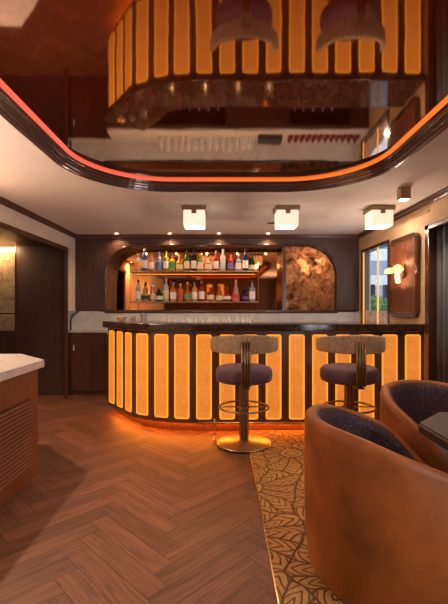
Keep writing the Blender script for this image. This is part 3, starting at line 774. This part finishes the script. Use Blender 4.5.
# terrace outside
obj('terrace', bx(XR+.13, 14, 4.3, 26, -.1, .55), 'terrace_stone', kind='structure')
obj('terrace_wall', bx(XR+.2, 14, 17, 17.3, .55, 6), 'outside_wall', kind='structure')
bm = B(); box(bm, XR+.15, 8, 12, 12.2, 1.95, 2.25); box(bm, XR+.15, 8, 9, 9.15, 2.35, 2.6)
tag(obj('awning_beam', bm, 'outside_white'), 'white canopy beams over the terrace outside the window', 'beam')
for x, y, lab in ((4.25, 11.5, 'dark post on the terrace seen left of the window mullion'), (4.75, 11.6, 'dark post on the terrace seen right of the window mullion')):
    tag(obj('terrace_post', bx(x-.09, x+.09, y-.09, y+.09, .55, 1.94, .01), 'black_metal'), lab, 'post')
def bush(x, y, z, r, lab):
    bm = B(); bmesh.ops.create_cone(bm, cap_ends=True, segments=16, radius1=r*.4, radius2=r*.5, depth=r*.7, matrix=Matrix.Translation((x, y, z+r*.35)))
    t = thing('potted_bush', lab, 'plant', (x, y, z)); obj('pot', bm, 'outside_white', t)
    bm = B(); rnd = random.Random(int(x*100))
    for k in range(500):
        a = rnd.random()*2*PI; ph = math.acos(rnd.uniform(-.8, 1)); rr = r*(.6+.4*rnd.random())
        c = Vector((x+rr*math.sin(ph)*math.cos(a), y+rr*math.sin(ph)*math.sin(a), z+r*1.5+rr*math.cos(ph)))
        d1 = Vector((rnd.uniform(-1,1), rnd.uniform(-1,1), rnd.uniform(-1,1))).normalized()*r*.16; d2 = d1.orthogonal().normalized()*r*.08
        bm.faces.new([bm.verts.new(c-d1), bm.verts.new(c+d2), bm.verts.new(c+d1), bm.verts.new(c-d2)])
    o = obj('foliage', bm, 'leaf', t); o['kind'] = 'stuff'
bush(3.9, 10.2, .55, .42, 'leafy bush in a pale pot seen through the window, left of the mullion')
bush(4.6, 9.4, .55, .35, 'leafy bush in a pale pot seen through the window, right of the mullion')

# sconce panel
sp_ = thing('sconce_panel', 'rounded leather wall panel in a dark wood frame with a brass edge', 'wall panel', (XR, 4.52, 1.19))
bm = B()
def ringprism(outer, inner, x0, x1):
    bm = B(); n = len(outer)
    rows = [[bm.verts.new((x, u, z)) for u, z in P_] for P_, x in ((outer, x0), (outer, x1), (inner, x1), (inner, x0))]
    for A, C in zip(rows, rows[1:]+rows[:1]):
        for k in range(n): bm.faces.new((A[k], A[(k+1)%n], C[(k+1)%n], C[k]))
    return bm
obj('frame', ringprism(rrect(4.17, 4.87, 1.19, 2.09, .10), rrect(4.215, 4.825, 1.235, 2.045, .065), XR-.001, XR-.036), 'frame_wood', sp_)
obj('quilted_leather', prism_ax(B(), rrect(4.20, 4.84, 1.22, 2.06, .07), XR-.022, XR-.001, 'x'), 'panel_leather', sp_)
obj('brass_edge', ringprism(rrect(4.215, 4.825, 1.235, 2.045, .065), rrect(4.222, 4.818, 1.242, 2.038, .06), XR-.023, XR-.034), 'brass', sp_)
for y, z in ((4.79, 2.0), (4.79, 1.28)):
    obj('brass_stud', lathe(B(), [(0,0),(.012,0),(.012,.012),(0,.012)], (XR-.033, y, z), 12), 'brass', sp_)
sn = thing('wall_sconce', 'jagged alabaster wall sconce glowing on the quilted leather panel', 'wall lamp', (XR-.022, 4.52, 1.65))
rnd = random.Random(3)
def shard(cy, cz, ry, rz, x0, x1, n=11):
    P_ = []
    for k in range(n):
        a = 2*PI*k/n; f = 1 + rnd.uniform(-.25, .18); P_.append((cy+ry*f*math.cos(a), cz+rz*f*math.sin(a)))
    bm = prism_ax(B(), P_, x0, x1, 'x'); return bm
obj('backplate', bx(XR-.045, XR-.022, 4.47, 4.57, 1.64, 1.78, .004), 'brass', sn)
obj('stone_wing', shard(4.60, 1.71, .13, .035, XR-.16, XR-.135), 'alabaster_sconce', sn)
obj('stone_wing', shard(4.44, 1.72, .12, .05, XR-.13, XR-.105), 'alabaster_sconce', sn)
obj('stone_wing', shard(4.50, 1.64, .06, .07, XR-.10, XR-.075), 'alabaster_sconce', sn)
obj('stem', bx(XR-.14, XR-.04, 4.50, 4.54, 1.70, 1.72), 'brass', sn)
lamp('sconce_glow', 'POINT', (XR-.08, 4.52, 1.80), .6, (1, .62, .3), .01)

# curtain
bm = B(); n = 260; y0, y1 = .46, 3.97; rows = []
for i in range(n+1):
    y = y0 + (y1-y0)*i/n; x = XR+.07 + .028*math.sin(y*44) + .012*math.sin(y*97+1)
    rows.append([bm.verts.new((x, y, z)) for z in (.01, 2.12)])
for A, C in zip(rows, rows[1:]): bm.faces.new((A[0], C[0], C[1], A[1]))
o = obj('curtain', bm, 'curtain_cloth', smooth=True); tag(o, 'dark grey floor-length curtain filling the doorway in the right wall', 'curtain')
m_ = o.modifiers.new('thick', 'SOLIDIFY'); m_.thickness = .004

# ------------------------------------------------------------------ alcove art and shelf light on the left
aw = thing('marble_picture', 'veined gold marble wall panel lit from above in the left alcove', 'wall panel', (-3.4, 5.93, .9))
obj('slab', bx(-3.75, -3.045, 5.925, 5.949, 1.21, 2.18, .003), 'gold_marble', aw)
obj('lower_slab', bx(-3.75, -3.045, 5.925, 5.949, .95, 1.19, .003), 'gold_marble', aw)
obj('brass_edge', bx(-3.045, -3.035, 5.92, 5.949, .0, 2.19), 'brass', aw)
lamp('picture_light', 'AREA', (-3.4, 5.80, 2.17), 9, (1, .62, .32), .7, (math.radians(35), 0, 0), sy=.05)
lamp('alcove_glow', 'POINT', (-3.4, 3.5, 2.0), 5, (1, .7, .5), .1)
